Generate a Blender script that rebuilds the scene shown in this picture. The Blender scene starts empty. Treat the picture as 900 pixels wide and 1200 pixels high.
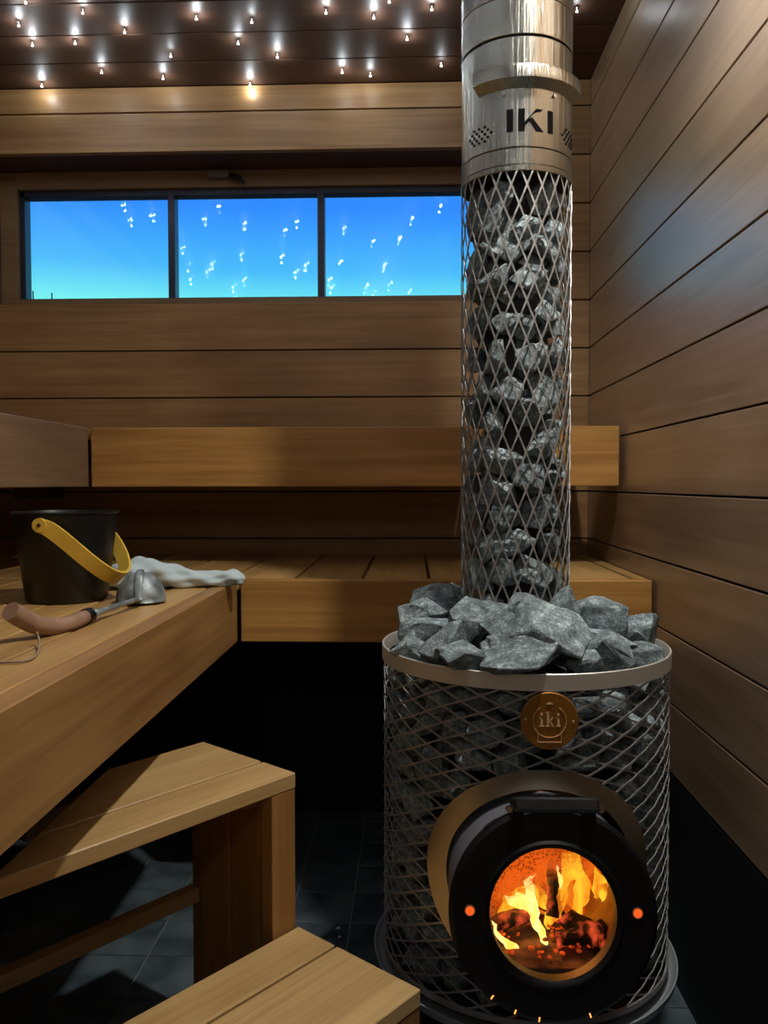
import bpy, bmesh, math, random
from mathutils import Vector, Matrix, noise
random.seed(7)
PI = math.pi
col = bpy.context.scene.collection
SC = bpy.context.scene

# ------------------------------------------------------------------ camera, world, exposure
H = 1.09                                   # eye height
F = 964.4                                  # focal length in pixels of the 900 px wide frame
CR = Vector((0.99944568, 0.03324927, -0.00168071))
CU = Vector((0.00054626, 0.03409930, 0.99941830))
CF = Vector((-0.03328724, 0.99886522, -0.03406219))
cam = bpy.data.objects.new('camera', bpy.data.cameras.new('camera'))
col.objects.link(cam)
cam.matrix_world = Matrix(((CR.x, CU.x, -CF.x, 0), (CR.y, CU.y, -CF.y, 0), (CR.z, CU.z, -CF.z, H), (0, 0, 0, 1)))
cam.data.sensor_fit = 'HORIZONTAL'; cam.data.sensor_width = 36; cam.data.lens = F * 36 / 900
cam.data.clip_start = .02
SC.camera = cam
SC.view_settings.view_transform = 'Standard'; SC.view_settings.look = 'None'
SC.view_settings.exposure = 0; SC.view_settings.gamma = 1; SC.view_settings.use_curve_mapping = False

world = bpy.data.worlds.new('dusk_sky'); SC.world = world; world.use_nodes = True
wn = world.node_tree.nodes; wl = world.node_tree.links
tc = wn.new('ShaderNodeTexCoord'); sep = wn.new('ShaderNodeSeparateXYZ'); ramp = wn.new('ShaderNodeValToRGB')
wl.new(tc.outputs['Generated'], sep.inputs[0]); wl.new(sep.outputs['Z'], ramp.inputs[0])
wl.new(ramp.outputs[0], wn['Background'].inputs[0])
e = ramp.color_ramp.elements
e[0].position = 0; e[0].color = (.02, .05, .08, 1)
e[1].position = 1; e[1].color = (.01, .06, .40, 1)
for pos, c in ((.02, (.24, .86, .95)), (.205, (.20, 1.0, 1.0)), (.245, (.075, .56, 1.08)), (.31, (.034, .30, 1.12)), (.5, (.02, .19, .85))):
    n = ramp.color_ramp.elements.new(pos); n.color = (*c, 1)
wn['Background'].inputs[1].default_value = 1.0

STAR_W = 0.20          # watts of each little ceiling light
ADDED_WALL_W = 2.0           # added fill light on the front wall, out of view

ADDED_DOWN_W = 84.0          # added ceiling light, out of view

# ------------------------------------------------------------------ pixel helpers (measured points -> room coordinates)
def ray(px, py):
    return CR * ((px - 450) / F) - CU * ((py - 600) / F) + CF
def atY(px, py, Y):
    d = ray(px, py); p = d * (Y / d.y); p.z += H; return p
def atX(px, py, X):
    d = ray(px, py); p = d * (X / d.x); p.z += H; return p
def atZ(px, py, Z):
    d = ray(px, py); p = d * ((Z - H) / d.z); p.z += H; return p

# ------------------------------------------------------------------ materials
def newmat(name):
    m = bpy.data.materials.new(name); m.use_nodes = True
    nt = m.node_tree; b = nt.nodes['Principled BSDF']
    return m, nt, b
def N(nt, t, **k):
    n = nt.nodes.new(t)
    for a, v in k.items(): setattr(n, a, v)
    return n
def bump(nt, b, src, strength, dist=.002):
    bm_ = N(nt, 'ShaderNodeBump'); bm_.inputs['Strength'].default_value = strength; bm_.inputs['Distance'].default_value = dist
    nt.links.new(src, bm_.inputs['Height']); nt.links.new(bm_.outputs[0], b.inputs['Normal'])

def wood(name, axis, dark, light, rough=.42, var=.25, spec=.5, scale=1.0, stain=.45, coat=0):
    """planed sauna timber, grain running along `axis` ('x','y','z' or an angle round z)"""
    m, nt, b = newmat(name); L = nt.links.new
    t = N(nt, 'ShaderNodeTexCoord'); oi = N(nt, 'ShaderNodeObjectInfo')
    rot = N(nt, 'ShaderNodeMapping'); rot.vector_type = 'POINT'
    if isinstance(axis, (int, float)):
        rot.inputs['Rotation'].default_value = (0, 0, -axis); axis = 'x'
    L(t.outputs['Object'], rot.inputs[0])
    off = N(nt, 'ShaderNodeVectorMath', operation='ADD')
    sc_ = N(nt, 'ShaderNodeMath', operation='MULTIPLY'); sc_.inputs[1].default_value = 37
    L(oi.outputs['Random'], sc_.inputs[0]); L(rot.outputs[0], off.inputs[0]); L(sc_.outputs[0], off.inputs[1])
    mp = N(nt, 'ShaderNodeMapping'); lo, hi = 1.1 * scale, 34 * scale
    mp.inputs['Scale'].default_value = {'x': (lo, hi, hi), 'y': (hi, lo, hi), 'z': (hi, hi, lo)}[axis]
    L(off.outputs[0], mp.inputs[0])
    n1 = N(nt, 'ShaderNodeTexNoise'); n1.inputs['Scale'].default_value = 1.6; n1.inputs['Detail'].default_value = 7
    n1.inputs['Roughness'].default_value = .62; n1.inputs['Distortion'].default_value = .6
    L(mp.outputs[0], n1.inputs['Vector'])
    n2 = N(nt, 'ShaderNodeTexNoise'); n2.inputs['Scale'].default_value = 4.5; n2.inputs['Detail'].default_value = 3
    mp2 = N(nt, 'ShaderNodeMapping'); mp2.inputs['Scale'].default_value = {'x': (.5, 1.6, 1.6), 'y': (1.6, .5, 1.6), 'z': (1.6, 1.6, .5)}[axis]
    L(off.outputs[0], mp2.inputs[0]); L(mp2.outputs[0], n2.inputs['Vector'])
    r1 = N(nt, 'ShaderNodeValToRGB'); r1.color_ramp.elements[0].position = .36; r1.color_ramp.elements[1].position = .66
    r1.color_ramp.elements[0].color = (*dark, 1); r1.color_ramp.elements[1].color = (*light, 1)
    mx = N(nt, 'ShaderNodeMix', data_type='FLOAT'); mx.inputs[0].default_value = stain
    L(n1.outputs[0], mx.inputs[2]); L(n2.outputs[0], mx.inputs[3]); L(mx.outputs[0], r1.inputs[0])
    hs = N(nt, 'ShaderNodeHueSaturation')
    mr = N(nt, 'ShaderNodeMapRange'); mr.inputs[3].default_value = 1 - var; mr.inputs[4].default_value = 1 + var * .6
    L(oi.outputs['Random'], mr.inputs[0]); L(mr.outputs[0], hs.inputs['Value'])
    L(r1.outputs[0], hs.inputs['Color']); L(hs.outputs[0], b.inputs['Base Color'])
    b.inputs['Roughness'].default_value = rough; b.inputs['Specular IOR Level'].default_value = spec
    if coat: b.inputs['Coat Weight'].default_value = coat; b.inputs['Coat Roughness'].default_value = .36
    bump(nt, b, n1.outputs[0], .25, .0012)
    return m

WD, WL = (.24, .122, .044), (.45, .26, .105)
M = {}
M['wall_x'] = wood('wall_plank_back', 'x', WD, WL, .45, .14)
M['wall_y'] = wood('wall_plank_side', 'y', (.235, .145, .078), (.41, .285, .18), .36, .12, .9, coat=1.0)
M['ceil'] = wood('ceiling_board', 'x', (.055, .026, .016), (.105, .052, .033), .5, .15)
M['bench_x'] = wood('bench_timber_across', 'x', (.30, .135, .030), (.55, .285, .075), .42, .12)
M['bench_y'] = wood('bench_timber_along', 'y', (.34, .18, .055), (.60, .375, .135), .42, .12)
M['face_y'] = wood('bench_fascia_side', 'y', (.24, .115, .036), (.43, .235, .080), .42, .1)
ANG = math.radians(90 - 39.2458)
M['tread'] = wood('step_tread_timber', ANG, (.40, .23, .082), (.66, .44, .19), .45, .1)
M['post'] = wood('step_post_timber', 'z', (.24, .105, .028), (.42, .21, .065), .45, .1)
M['face_ul_lit'] = wood('fascia_upper_left_lit', 'y', (.18, .11, .062), (.33, .22, .13), .42, .1)  # greyer timber copy, window light on this fascia put into its colour
M['shade_wood'] = wood('shaded_board', 'x', (.05, .028, .018), (.09, .05, .03), .6, .1)  # timber copy darkened for the shade beneath the benches

def plain(name, c, rough=.5, metal=0, spec=.5, nscale=None, nbump=.2, c2=None, ndist=.002, coord='Object', detail=5):
    m, nt, b = newmat(name)
    b.inputs['Base Color'].default_value = (*c, 1); b.inputs['Roughness'].default_value = rough
    b.inputs['Metallic'].default_value = metal; b.inputs['Specular IOR Level'].default_value = spec
    if nscale:
        t = N(nt, 'ShaderNodeTexCoord'); n = N(nt, 'ShaderNodeTexNoise'); n.inputs['Scale'].default_value = nscale
        n.inputs['Detail'].default_value = detail; nt.links.new(t.outputs[coord], n.inputs['Vector'])
        bump(nt, b, n.outputs[0], nbump, ndist)
        if c2:
            r = N(nt, 'ShaderNodeValToRGB'); r.color_ramp.elements[0].color = (*c, 1); r.color_ramp.elements[1].color = (*c2, 1)
            r.color_ramp.elements[0].position = .35; r.color_ramp.elements[1].position = .7
            nt.links.new(n.outputs[0], r.inputs[0]); nt.links.new(r.outputs[0], b.inputs['Base Color'])
    return m
def emit(name, c, s):
    m, nt, b = newmat(name)
    b.inputs['Base Color'].default_value = (0, 0, 0, 1); b.inputs['Emission Color'].default_value = (*c, 1)
    b.inputs['Emission Strength'].default_value = s
    return m

M['black'] = plain('black_backing', (.008, .007, .006), .9, spec=.1)
M['tile'] = plain('slate_floor_tile', (.045, .064, .076), .42, nscale=9, c2=(.14, .18, .205), nbump=.35, ndist=.003, detail=9)
M['grout'] = plain('grey_grout', (.30, .33, .34), .9)
M['tile_shade'] = plain('shade_black_wall_tile', (.008, .009, .010), .6, spec=.3)  # near-black, with the shade at the wall foot put into the colour
M['black_metal'] = plain('black_painted_steel', (.004, .004, .004), .40, spec=.35, nscale=60, nbump=.05)
M['satin_black'] = plain('satin_black_bucket', (.007, .007, .0065), .38, spec=.45, nscale=40, nbump=.04)
M['neck'] = plain('grey_painted_neck', (.13, .135, .16), .5)
M['wire'] = plain('galvanised_wire', (.36, .35, .34), .45, .6)
M['steel_dark'] = plain('stove_core_steel', (.015, .014, .013), .7)
M['win_dark'] = plain('dark_blue_window_bar', (.012, .018, .05), .35)
M['win_wood'] = wood('window_frame_timber', 'x', (.19, .11, .05), (.31, .19, .09), .45, .05)
M['chrome'] = plain('chrome', (.75, .75, .75), .18, 1)
M['grey_plastic'] = plain('grey_latch_plastic', (.16, .14, .12), .5)
M['rivet'] = plain('rivet', (.8, .75, .65), .3, 1)

def steel(name, c, rough, aniso, axis='Z', nb=.0, rot=0):
    m, nt, b = newmat(name)
    b.inputs['Base Color'].default_value = (*c, 1); b.inputs['Metallic'].default_value = 1
    b.inputs['Roughness'].default_value = rough; b.inputs['Anisotropic'].default_value = aniso; b.inputs['Anisotropic Rotation'].default_value = rot
    tg = N(nt, 'ShaderNodeTangent', direction_type='RADIAL', axis=axis); nt.links.new(tg.outputs[0], b.inputs['Tangent'])
    if rot:
        t = N(nt, 'ShaderNodeTexCoord'); mp = N(nt, 'ShaderNodeMapping'); mp.inputs['Scale'].default_value = (60, 60, .8)
        n = N(nt, 'ShaderNodeTexNoise'); n.inputs['Scale'].default_value = 2.5; n.inputs['Detail'].default_value = 4
        nt.links.new(t.outputs['Object'], mp.inputs[0]); nt.links.new(mp.outputs[0], n.inputs['Vector']); bump(nt, b, n.outputs[0], 1.0, .0022)
    return m
M['pipe'] = steel('brushed_pipe_steel', (.36, .35, .31), .17, .9, rot=.25)
M['band'] = steel('brushed_band_steel', (.86, .84, .78), .46, .2)
M['band'].node_tree.nodes['Principled BSDF'].inputs['Metallic'].default_value = .75
M['collar'] = steel('dull_collar_steel', (.55, .46, .33), .36, .3, 'Y')
M['tray'] = plain('tray_steel', (.36, .40, .42), .40, .35)

def stone_mat():
    m, nt, b = newmat('olivine_sauna_stone'); L = nt.links.new
    t = N(nt, 'ShaderNodeTexCoord'); oi = N(nt, 'ShaderNodeObjectInfo')
    ad = N(nt, 'ShaderNodeVectorMath', operation='ADD'); ml = N(nt, 'ShaderNodeMath', operation='MULTIPLY'); ml.inputs[1].default_value = 19
    L(oi.outputs['Random'], ml.inputs[0]); L(t.outputs['Object'], ad.inputs[0]); L(ml.outputs[0], ad.inputs[1])
    a = N(nt, 'ShaderNodeTexNoise'); a.inputs['Scale'].default_value = 4.5; a.inputs['Detail'].default_value = 10; a.inputs['Roughness'].default_value = .72
    f = N(nt, 'ShaderNodeTexNoise'); f.inputs['Scale'].default_value = 26; f.inputs['Detail'].default_value = 4; f.inputs['Roughness'].default_value = .7
    L(ad.outputs[0], a.inputs['Vector']); L(ad.outputs[0], f.inputs['Vector'])
    mx = N(nt, 'ShaderNodeMix', data_type='FLOAT'); mx.inputs[0].default_value = .42
    L(a.outputs[0], mx.inputs[2]); L(f.outputs[0], mx.inputs[3])
    r = N(nt, 'ShaderNodeValToRGB'); r.color_ramp.elements[0].position = .36; r.color_ramp.elements[1].position = .66
    r.color_ramp.elements[0].color = (.040, .049, .052, 1); r.color_ramp.elements[1].color = (.70, .84, .87, 1)
    n = r.color_ramp.elements.new(.52); n.color = (.205, .252, .265, 1)
    L(mx.outputs[0], r.inputs[0])
    hs = N(nt, 'ShaderNodeHueSaturation'); mr = N(nt, 'ShaderNodeMapRange'); mr.inputs[3].default_value = .72; mr.inputs[4].default_value = 1.25
    L(oi.outputs['Random'], mr.inputs[0]); L(mr.outputs[0], hs.inputs['Value']); L(r.outputs[0], hs.inputs['Color']); L(hs.outputs[0], b.inputs['Base Color'])
    b.inputs['Roughness'].default_value = .9; b.inputs['Specular IOR Level'].default_value = .2
    bump(nt, b, mx.outputs[0], .9, .0042)
    return m
M['stone'] = stone_mat()

# ------------------------------------------------------------------ object helpers
def link(name, me, mat=None, parent=None, smooth=False):
    o = bpy.data.objects.new(name, me); col.objects.link(o)
    if mat is not None and me is not None and not me.materials: me.materials.append(mat)
    if smooth:
        me.polygons.foreach_set('use_smooth', [True] * len(me.polygons))
    if parent is not None:
        o.parent = parent; o.matrix_parent_inverse = parent_inv(parent)
    return o
def parent_inv(p):
    mtx = Matrix.Identity(4); q = p
    while q is not None:
        mtx = mtx @ Matrix.Translation(-q['_w'] if False else -Vector(WORLD.get(q.name, (0, 0, 0))))
        break
    return mtx
WORLD = {}
def root(name, loc, label=None, cat=None, group=None, kind=None):
    o = bpy.data.objects.new(name, None); col.objects.link(o); o.location = loc; WORLD[o.name] = tuple(loc)
    o.empty_display_size = .05
    return tag(o, label, cat, group, kind)
def tag(o, label=None, cat=None, group=None, kind=None):
    if label: o['label'] = label
    if cat: o['category'] = cat
    if group: o['group'] = group
    if kind: o['kind'] = kind
    return o
def finish(bm, name='m'):
    bmesh.ops.recalc_face_normals(bm, faces=bm.faces)
    me = bpy.data.meshes.new(name); bm.to_mesh(me); bm.free(); return me
def prism_bm(poly, z0, z1, bev=.0, bm=None, mtx=None):
    own = bm is None
    b = bmesh.new()
    lo = [b.verts.new((x, y, z0)) for x, y in poly]; hi = [b.verts.new((x, y, z1)) for x, y in poly]
    b.faces.new(lo[::-1]); b.faces.new(hi)
    for i in range(len(poly)):
        j = (i + 1) % len(poly); b.faces.new((lo[i], lo[j], hi[j], hi[i]))
    if bev > 0: bmesh.ops.bevel(b, geom=list(b.edges), offset=bev, segments=1, affect='EDGES', profile=.5)
    if mtx is not None: b.transform(mtx)
    return b
def box(x0, x1, y0, y1, z0, z1, bev=0, mtx=None):
    return finish(prism_bm([(x0, y0), (x1, y0), (x1, y1), (x0, y1)], z0, z1, bev, mtx=mtx))
def merge(bms):
    out = bmesh.new()
    for b in bms:
        me = bpy.data.meshes.new('tmp'); b.to_mesh(me); b.free(); out.from_mesh(me); bpy.data.meshes.remove(me)
    return out
def lathe_bm(prof, n=64, c=(0, 0, 0), a0=0, a1=2 * PI, axis='z', close=False):
    """profile of (r, h) revolved about a vertical (or y) axis through c"""
    b = bmesh.new(); full = abs(a1 - a0 - 2 * PI) < 1e-6
    rings = []
    k = n if full else n + 1
    for r, h in prof:
        ring = []
        for i in range(k):
            a = a0 + (a1 - a0) * i / n
            if axis == 'z': v = (c[0] + r * math.cos(a), c[1] + r * math.sin(a), c[2] + h)
            else: v = (c[0] + r * math.cos(a), c[1] + h, c[2] + r * math.sin(a))
            ring.append(b.verts.new(v))
        rings.append(ring)
    pairs = list(zip(rings, rings[1:])) + ([(rings[-1], rings[0])] if close else [])
    for A, B in pairs:
        for i in range(k if full else k - 1):
            j = (i + 1) % k; b.faces.new((A[i], A[j], B[j], B[i]))
    if not full and close:
        b.faces.new([r[0] for r in rings]); b.faces.new([r[-1] for r in rings][::-1])
    bmesh.ops.remove_doubles(b, verts=b.verts, dist=1e-6)
    return b
def tube_bm(pts, rad, n=10, flat=None, cap=True):
    """tube along pts; rad number or list; flat=(a,b) multiplies the two cross axes"""
    b = bmesh.new(); pts = [Vector(p) for p in pts]; rings = []
    rad = rad if isinstance(rad, (list, tuple)) else [rad] * len(pts)
    up = Vector((0, 0, 1)); prev = None
    for i, p in enumerate(pts):
        t = (pts[min(i + 1, len(pts) - 1)] - pts[max(i - 1, 0)]).normalized()
        s = t.cross(prev if prev else up)
        if s.length < 1e-3: s = t.cross(Vector((1, 0, 0)))
        s.normalize(); u = s.cross(t).normalized(); prev = u
        fa, fb = flat if flat else (1, 1)
        rings.append([b.verts.new(p + rad[i] * (fa * math.cos(2 * PI * k / n) * s + fb * math.sin(2 * PI * k / n) * u)) for k in range(n)])
    for A, B in zip(rings, rings[1:]):
        for k in range(n):
            j = (k + 1) % n; b.faces.new((A[k], A[j], B[j], B[k]))
    if cap: b.faces.new(rings[0][::-1]); b.faces.new(rings[-1])
    return b
def smooth_path(pts, n=8):
    P = [Vector(p) for p in pts]; out = []
    for i in range(len(P) - 1):
        a = P[max(i - 1, 0)]; b_ = P[i]; c = P[i + 1]; d = P[min(i + 2, len(P) - 1)]
        for k in range(n):
            t = k / n
            out.append(.5 * ((2 * b_) + (c - a) * t + (2 * a - 5 * b_ + 4 * c - d) * t * t + (3 * b_ - a - 3 * c + d) * t ** 3))
    out.append(P[-1]); return out
def lerp_list(vals, n):
    out = []
    for a, b_ in zip(vals, vals[1:]):
        out += [a + (b_ - a) * k / n for k in range(n)]
    return out + [vals[-1]]
def shade_angle(o, ang=35):
    me = o.data; me.polygons.foreach_set('use_smooth', [True] * len(me.polygons))
    b = bmesh.new(); b.from_mesh(me)
    for ed in b.edges:
        if len(ed.link_faces) == 2 and ed.calc_face_angle(0) > math.radians(ang): ed.smooth = False
    b.to_mesh(me); b.free(); return o

# ------------------------------------------------------------------ the room
X0, X1, Y0, Y1, ZC = -1.5, .5751, -1.0, 2.7, 2.386
ZJ = [1.09 + 1.2122 - .154555 * j for j in range(0, 13)]            # joints between wall planks
ZB = ZJ[12]                                                          # lower end of the planking
ZT = .028                                                            # plinth start
GAP = .0045
T = .016

# floor
floor = root('floor', (0, 0, 0), 'dark slate tiled floor with thin pale grout lines', kind='structure')
link('grout_bed', box(X0 - .1, X1 + .1, Y0 - .1, Y1 + .3, -.08, -.004), M['grout'], floor)
P_ = .1535; tg_ = .0020
tile_me = box(-P_ / 2 + tg_, P_ / 2 - tg_, -P_ / 2 + tg_, P_ / 2 - tg_, -.012, 0, .0008); tile_me.materials.append(M['tile'])
for j in range(-20, 6):
    yc = 2.003 + P_ * (j + .5)
    if yc - P_ / 2 > Y1 or yc < Y0: continue
    for i in range(-10, 4):
        xc = P_ * (i + .5) * .995
        if yc < .7: continue
        t = link('tile', tile_me, None, floor); t.matrix_parent_inverse = Matrix.Identity(4)
        t.location = (xc, yc, random.uniform(-.0004, .0004)); t.rotation_euler.z = random.choice((0, PI / 2, PI, PI * 1.5))
bmx = []
for j in range(-20, 6):
    yc = 2.003 + P_ * (j + .5)
    if yc >= .7 or yc < Y0: continue
    for i in range(-10, 4):
        xc = P_ * (i + .5) * .995
        bmx.append(prism_bm([(xc - P_ / 2 + tg_, yc - P_ / 2 + tg_), (xc + P_ / 2 - tg_, yc - P_ / 2 + tg_), (xc + P_ / 2 - tg_, yc + P_ / 2 - tg_), (xc - P_ / 2 + tg_, yc + P_ / 2 - tg_)], -.012, 0))
tag(link('tiling', finish(merge(bmx)), M['tile'], floor), kind='stuff')

# right wall
wr = root('wall_right', (X1, 0, 0), 'right wall of wide horizontal timber planks with a dark tiled foot', kind='structure')
link('backing', box(X1 + T, X1 + T + .06, Y0 - .1, Y1 + .3, 0, ZC + .1), M['black'], wr)
side_me = box(X1, X1 + T, Y0, Y1, -.154555 + GAP / 2, -GAP / 2, .0012); side_me.materials.append(M['wall_y'])
for j in range(0, 13):
    o = link('plank', side_me if j else box(X1, X1 + T, Y0, Y1, ZJ[0] + GAP / 2 - ZJ[0], ZC - ZJ[0], .0012), M['wall_y'], wr)
    o.location.z = ZJ[j - 1] if j else ZJ[0]
link('shaded_wall_tile', box(X1 - .0, X1 + T, Y0, Y1, 0.0, ZB - .004), M['tile_shade'], wr)

# back wall, planks cut round the window recess
RX0, RX1 = -1.452, .315                     # recess sides
RZ0, RZ1 = ZJ[4], 2.186
wb = root('wall_back', (0, Y1, 0), 'back wall of wide horizontal timber planks around the strip window', kind='structure')
bp = [prism_bm([(X0 - .1, Y1 + T), (X1 + .1, Y1 + T), (X1 + .1, Y1 + .25), (X0 - .1, Y1 + .25)], 0, RZ0 - .02),
      prism_bm([(X0 - .1, Y1 + T), (X1 + .1, Y1 + T), (X1 + .1, Y1 + .25), (X0 - .1, Y1 + .25)], RZ1 + .02, ZC + .1),
      prism_bm([(X0 - .1, Y1 + T), (RX0 - .02, Y1 + T), (RX0 - .02, Y1 + .25), (X0 - .1, Y1 + .25)], RZ0 - .02, RZ1 + .02),
      prism_bm([(RX1 + .02, Y1 + T), (X1 + .1, Y1 + T), (X1 + .1, Y1 + .25), (RX1 + .02, Y1 + .25)], RZ0 - .02, RZ1 + .02)]
link('backing', finish(merge(bp)), M['black'], wb)
def bplank(x0, x1, z0, z1): link('plank', box(x0, x1, Y1, Y1 + T, z0 + GAP / 2, z1 - GAP / 2, .0012), M['wall_x'], wb)
bplank(X0, X1, ZJ[0], ZC)
zlip = RZ1
bpoly = [(X0, zlip), (RX1, zlip), (RX1, ZJ[1] + GAP / 2), (X1, ZJ[1] + GAP / 2), (X1, ZJ[0] - GAP / 2), (X0, ZJ[0] - GAP / 2)]
b = prism_bm(bpoly, 0, T, .001); b.transform(Matrix(((1, 0, 0, 0), (0, 0, 1, Y1), (0, 1, 0, 0), (0, 0, 0, 1))))
link('plank', finish(b), M['wall_x'], wb)
for j in range(1, 4):
    bplank(RX1, X1, ZJ[j + 1], ZJ[j])
    bplank(X0, RX0, ZJ[j + 1], ZJ[j])
for j in range(4, 10): bplank(X0, X1, ZJ[j + 1], ZJ[j])
link('shaded_wall_tile', box(X0, X1, Y1, Y1 + T, 0, ZJ[10] - .004), M['tile_shade'], wb)  # dark band stands in for the shade under the lower bench
t1 = link('trim_1', box(X0, RX1 + .01, Y1 - .005, Y1 + .02, RZ1 - .012, RZ1, .001), M['wall_x']); tag(t1, 'thin timber lip along the upper edge of the window recess', kind='structure')

# left and front wall (outside the frame or hidden in shade), ceiling
wlft = root('wall_left', (X0, 0, 0), 'left wall of wide horizontal timber planks behind the benches', kind='structure')
link('backing', box(X0 - T - .06, X0 - T, Y0 - .1, Y1 + .3, 0, ZC + .1), M['black'], wlft)
sl_me = box(X0 - T, X0, Y0, Y1, -.154555 + GAP / 2, -GAP / 2, .0012); sl_me.materials.append(M['wall_y'])
for j in range(0, 14):
    o = link('plank', sl_me, M['wall_y'], wlft); o.location.z = (ZJ[0] + .0835) if j == 0 else ZJ[min(j - 1, 12)]
    if j == 0: o.location.z = ZC; 
wf = root('wall_front', (0, Y0, 0), 'front wall of horizontal timber planks behind the viewer', kind='structure')
link('backing', box(X0 - .1, X1 + .1, Y0 - T - .06, Y0 - T, 0, ZC + .1), M['black'], wf)
wf_me = box(X0, X1, Y0 - T, Y0, -.154555 + GAP / 2, -GAP / 2, .0012); wf_me.materials.append(M['wall_x'])
for j in range(0, 15):
    o = link('plank', wf_me, None, wf); o.location.z = ZC - .154555 * j
ceil = root('ceiling', (0, 0, ZC), 'dark timber board ceiling dotted with tiny white lights', kind='structure')
link('backing', box(X0 - .1, X1 + .1, Y0 - .1, Y1 + .3, ZC + T, ZC + .08), M['black'], ceil)
c_me = box(X0, X1, -.1565 + GAP / 2, -GAP / 2, ZC, ZC + T, .0014); c_me.materials.append(M['ceil'])
CY = [2.704 - .1565 * k for k in range(24)]
for y in CY:
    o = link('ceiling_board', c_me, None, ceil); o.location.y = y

# ------------------------------------------------------------------ window
w1 = root('window_1', (-.57, 2.9, 1.9), 'long strip window of three panes set deep in the back wall', kind='structure')
WZ0, WZ1 = 1.743, 2.126
WX0, WX1 = -1.386, .245
yo, yi = 2.955, 2.885
def wbox(name, x0, x1, y0, y1, z0, z1, m, bev=.001): return link(name, box(x0, x1, y0, y1, z0, z1, bev), M[m], w1)
wbox('casing', WX0 - .06, WX0, yi, yo, RZ0 + .002, RZ1 - .001, 'win_wood')
wbox('casing', WX1, WX1 + .06, yi, yo, RZ0 + .002, RZ1 - .001, 'win_wood')
wbox('casing', WX0, WX1, yi, yo, WZ1, RZ1 - .001, 'win_wood')
wbox('casing', WX0, WX1, yi, yo, RZ0 + .002, WZ0, 'win_wood')
wbox('frame_bar', WX0, WX1, 2.905, 2.95, WZ1 - .021, WZ1, 'win_dark')
wbox('frame_bar', WX0, WX1, 2.905, 2.95, WZ0, WZ0 + .006, 'win_dark')
wbox('frame_bar', WX0, WX0 + .018, 2.905, 2.95, WZ0, WZ1, 'win_dark')
wbox('frame_bar', WX1 - .018, WX1, 2.905, 2.95, WZ0, WZ1, 'win_dark')
for mx_ in (-.844, -.316): wbox('mullion', mx_ - .012, mx_ + .012, 2.902, 2.95, WZ0, WZ1, 'win_dark')
def wpl(name, x0, x1, y0, y1, z0, z1): return link(name, box(x0, x1, y0, y1, z0, z1), M['wall_x'], w1)
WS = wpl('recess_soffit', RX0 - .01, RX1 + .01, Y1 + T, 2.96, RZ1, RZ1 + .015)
WS.data.materials.clear(); WS.data.materials.append(M['ceil'])  # dark ceiling timber puts the recess shade into the soffit colour
wpl('sill', RX0 - .01, RX1 + .01, Y1 + .001, 2.96, RZ0 - .016, RZ0)
wpl('recess_side', RX0 - .015, RX0, Y1 + T, 2.96, RZ0, RZ1)
wpl('recess_side', RX1, RX1 + .015, Y1 + T, 2.96, RZ0, RZ1)
mg, nt, b = newmat('window_glass')
nt.nodes.remove(b)
tr = N(nt, 'ShaderNodeBsdfTransparent'); gl = N(nt, 'ShaderNodeBsdfGlossy'); gl.inputs['Roughness'].default_value = 0
fr = N(nt, 'ShaderNodeFresnel'); fr.inputs[0].default_value = 1.5
mxs = N(nt, 'ShaderNodeMixShader'); nt.links.new(fr.outputs[0], mxs.inputs[0]); nt.links.new(tr.outputs[0], mxs.inputs[1]); nt.links.new(gl.outputs[0], mxs.inputs[2])
nt.links.new(mxs.outputs[0], nt.nodes['Material Output'].inputs[0])
def flat_quad(x0, x1, z0, z1, y, tilt, yaw):
    bm = bmesh.new(); zc = (z0 + z1) / 2; xc = (x0 + x1) / 2
    vs = [bm.verts.new((x, y + tilt * (z - zc) + yaw * (x - xc), z)) for x, z in ((x0, z0), (x1, z0), (x1, z1), (x0, z1))]
    bm.faces.new(vs); me = bpy.data.meshes.new('pane'); bm.to_mesh(me); bm.free(); return me
for (a, c_) in ((WX0 + .018, -.856), (-.832, -.328), (-.304, WX1 - .018)):
    for y, ti, ya in ((2.915, .001, .000), (2.928, -.004, -.003), (2.941, .005, .002)):
        link('pane', flat_quad(a, c_, WZ0 + .006, WZ1 - .021, y, ti, ya), mg, w1)
la = link('latch', box(-.705, -.628, 2.855, yi, 2.150, 2.176, .003), M['grey_plastic'], w1)
pa = atY(272, 206, 2.85); pb = atY(282, 209, 2.84); pc = atY(286, 214, 2.835)
lv = link('lever', finish(tube_bm([pa + Vector((-.015, .02, .004)), pa, pb, pc], [.008, .010, .007, .004], 8)), M['black_metal'], w1, True)

# thin masts on the far horizon
mast_m = plain('far_mast_grey', (.02, .05, .07), .8)
for k, (px, top, lab) in enumerate(((34, 338, 'thin distant mast, leftmost of the group low in the left pane'), (39, 341, 'thin distant mast beside the leftmost mast low in the left pane'), (61, 343, 'thin distant mast standing apart from the two others low in the left pane'))):
    p1 = atY(px, top, 60); p0 = atY(px, 358, 60)
    b = tube_bm([(p0.x, 60, -2.0), (p0.x, 60, p1.z)], [.09, .05], 8)
    o = link('mast', finish(b), mast_m); tag(o, lab, 'mast', 'masts on the horizon')

# ------------------------------------------------------------------ benches
LZ, UZ = .861, 1.246
def bench(name, label, loc): return root(name, loc, label, 'bench')
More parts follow.
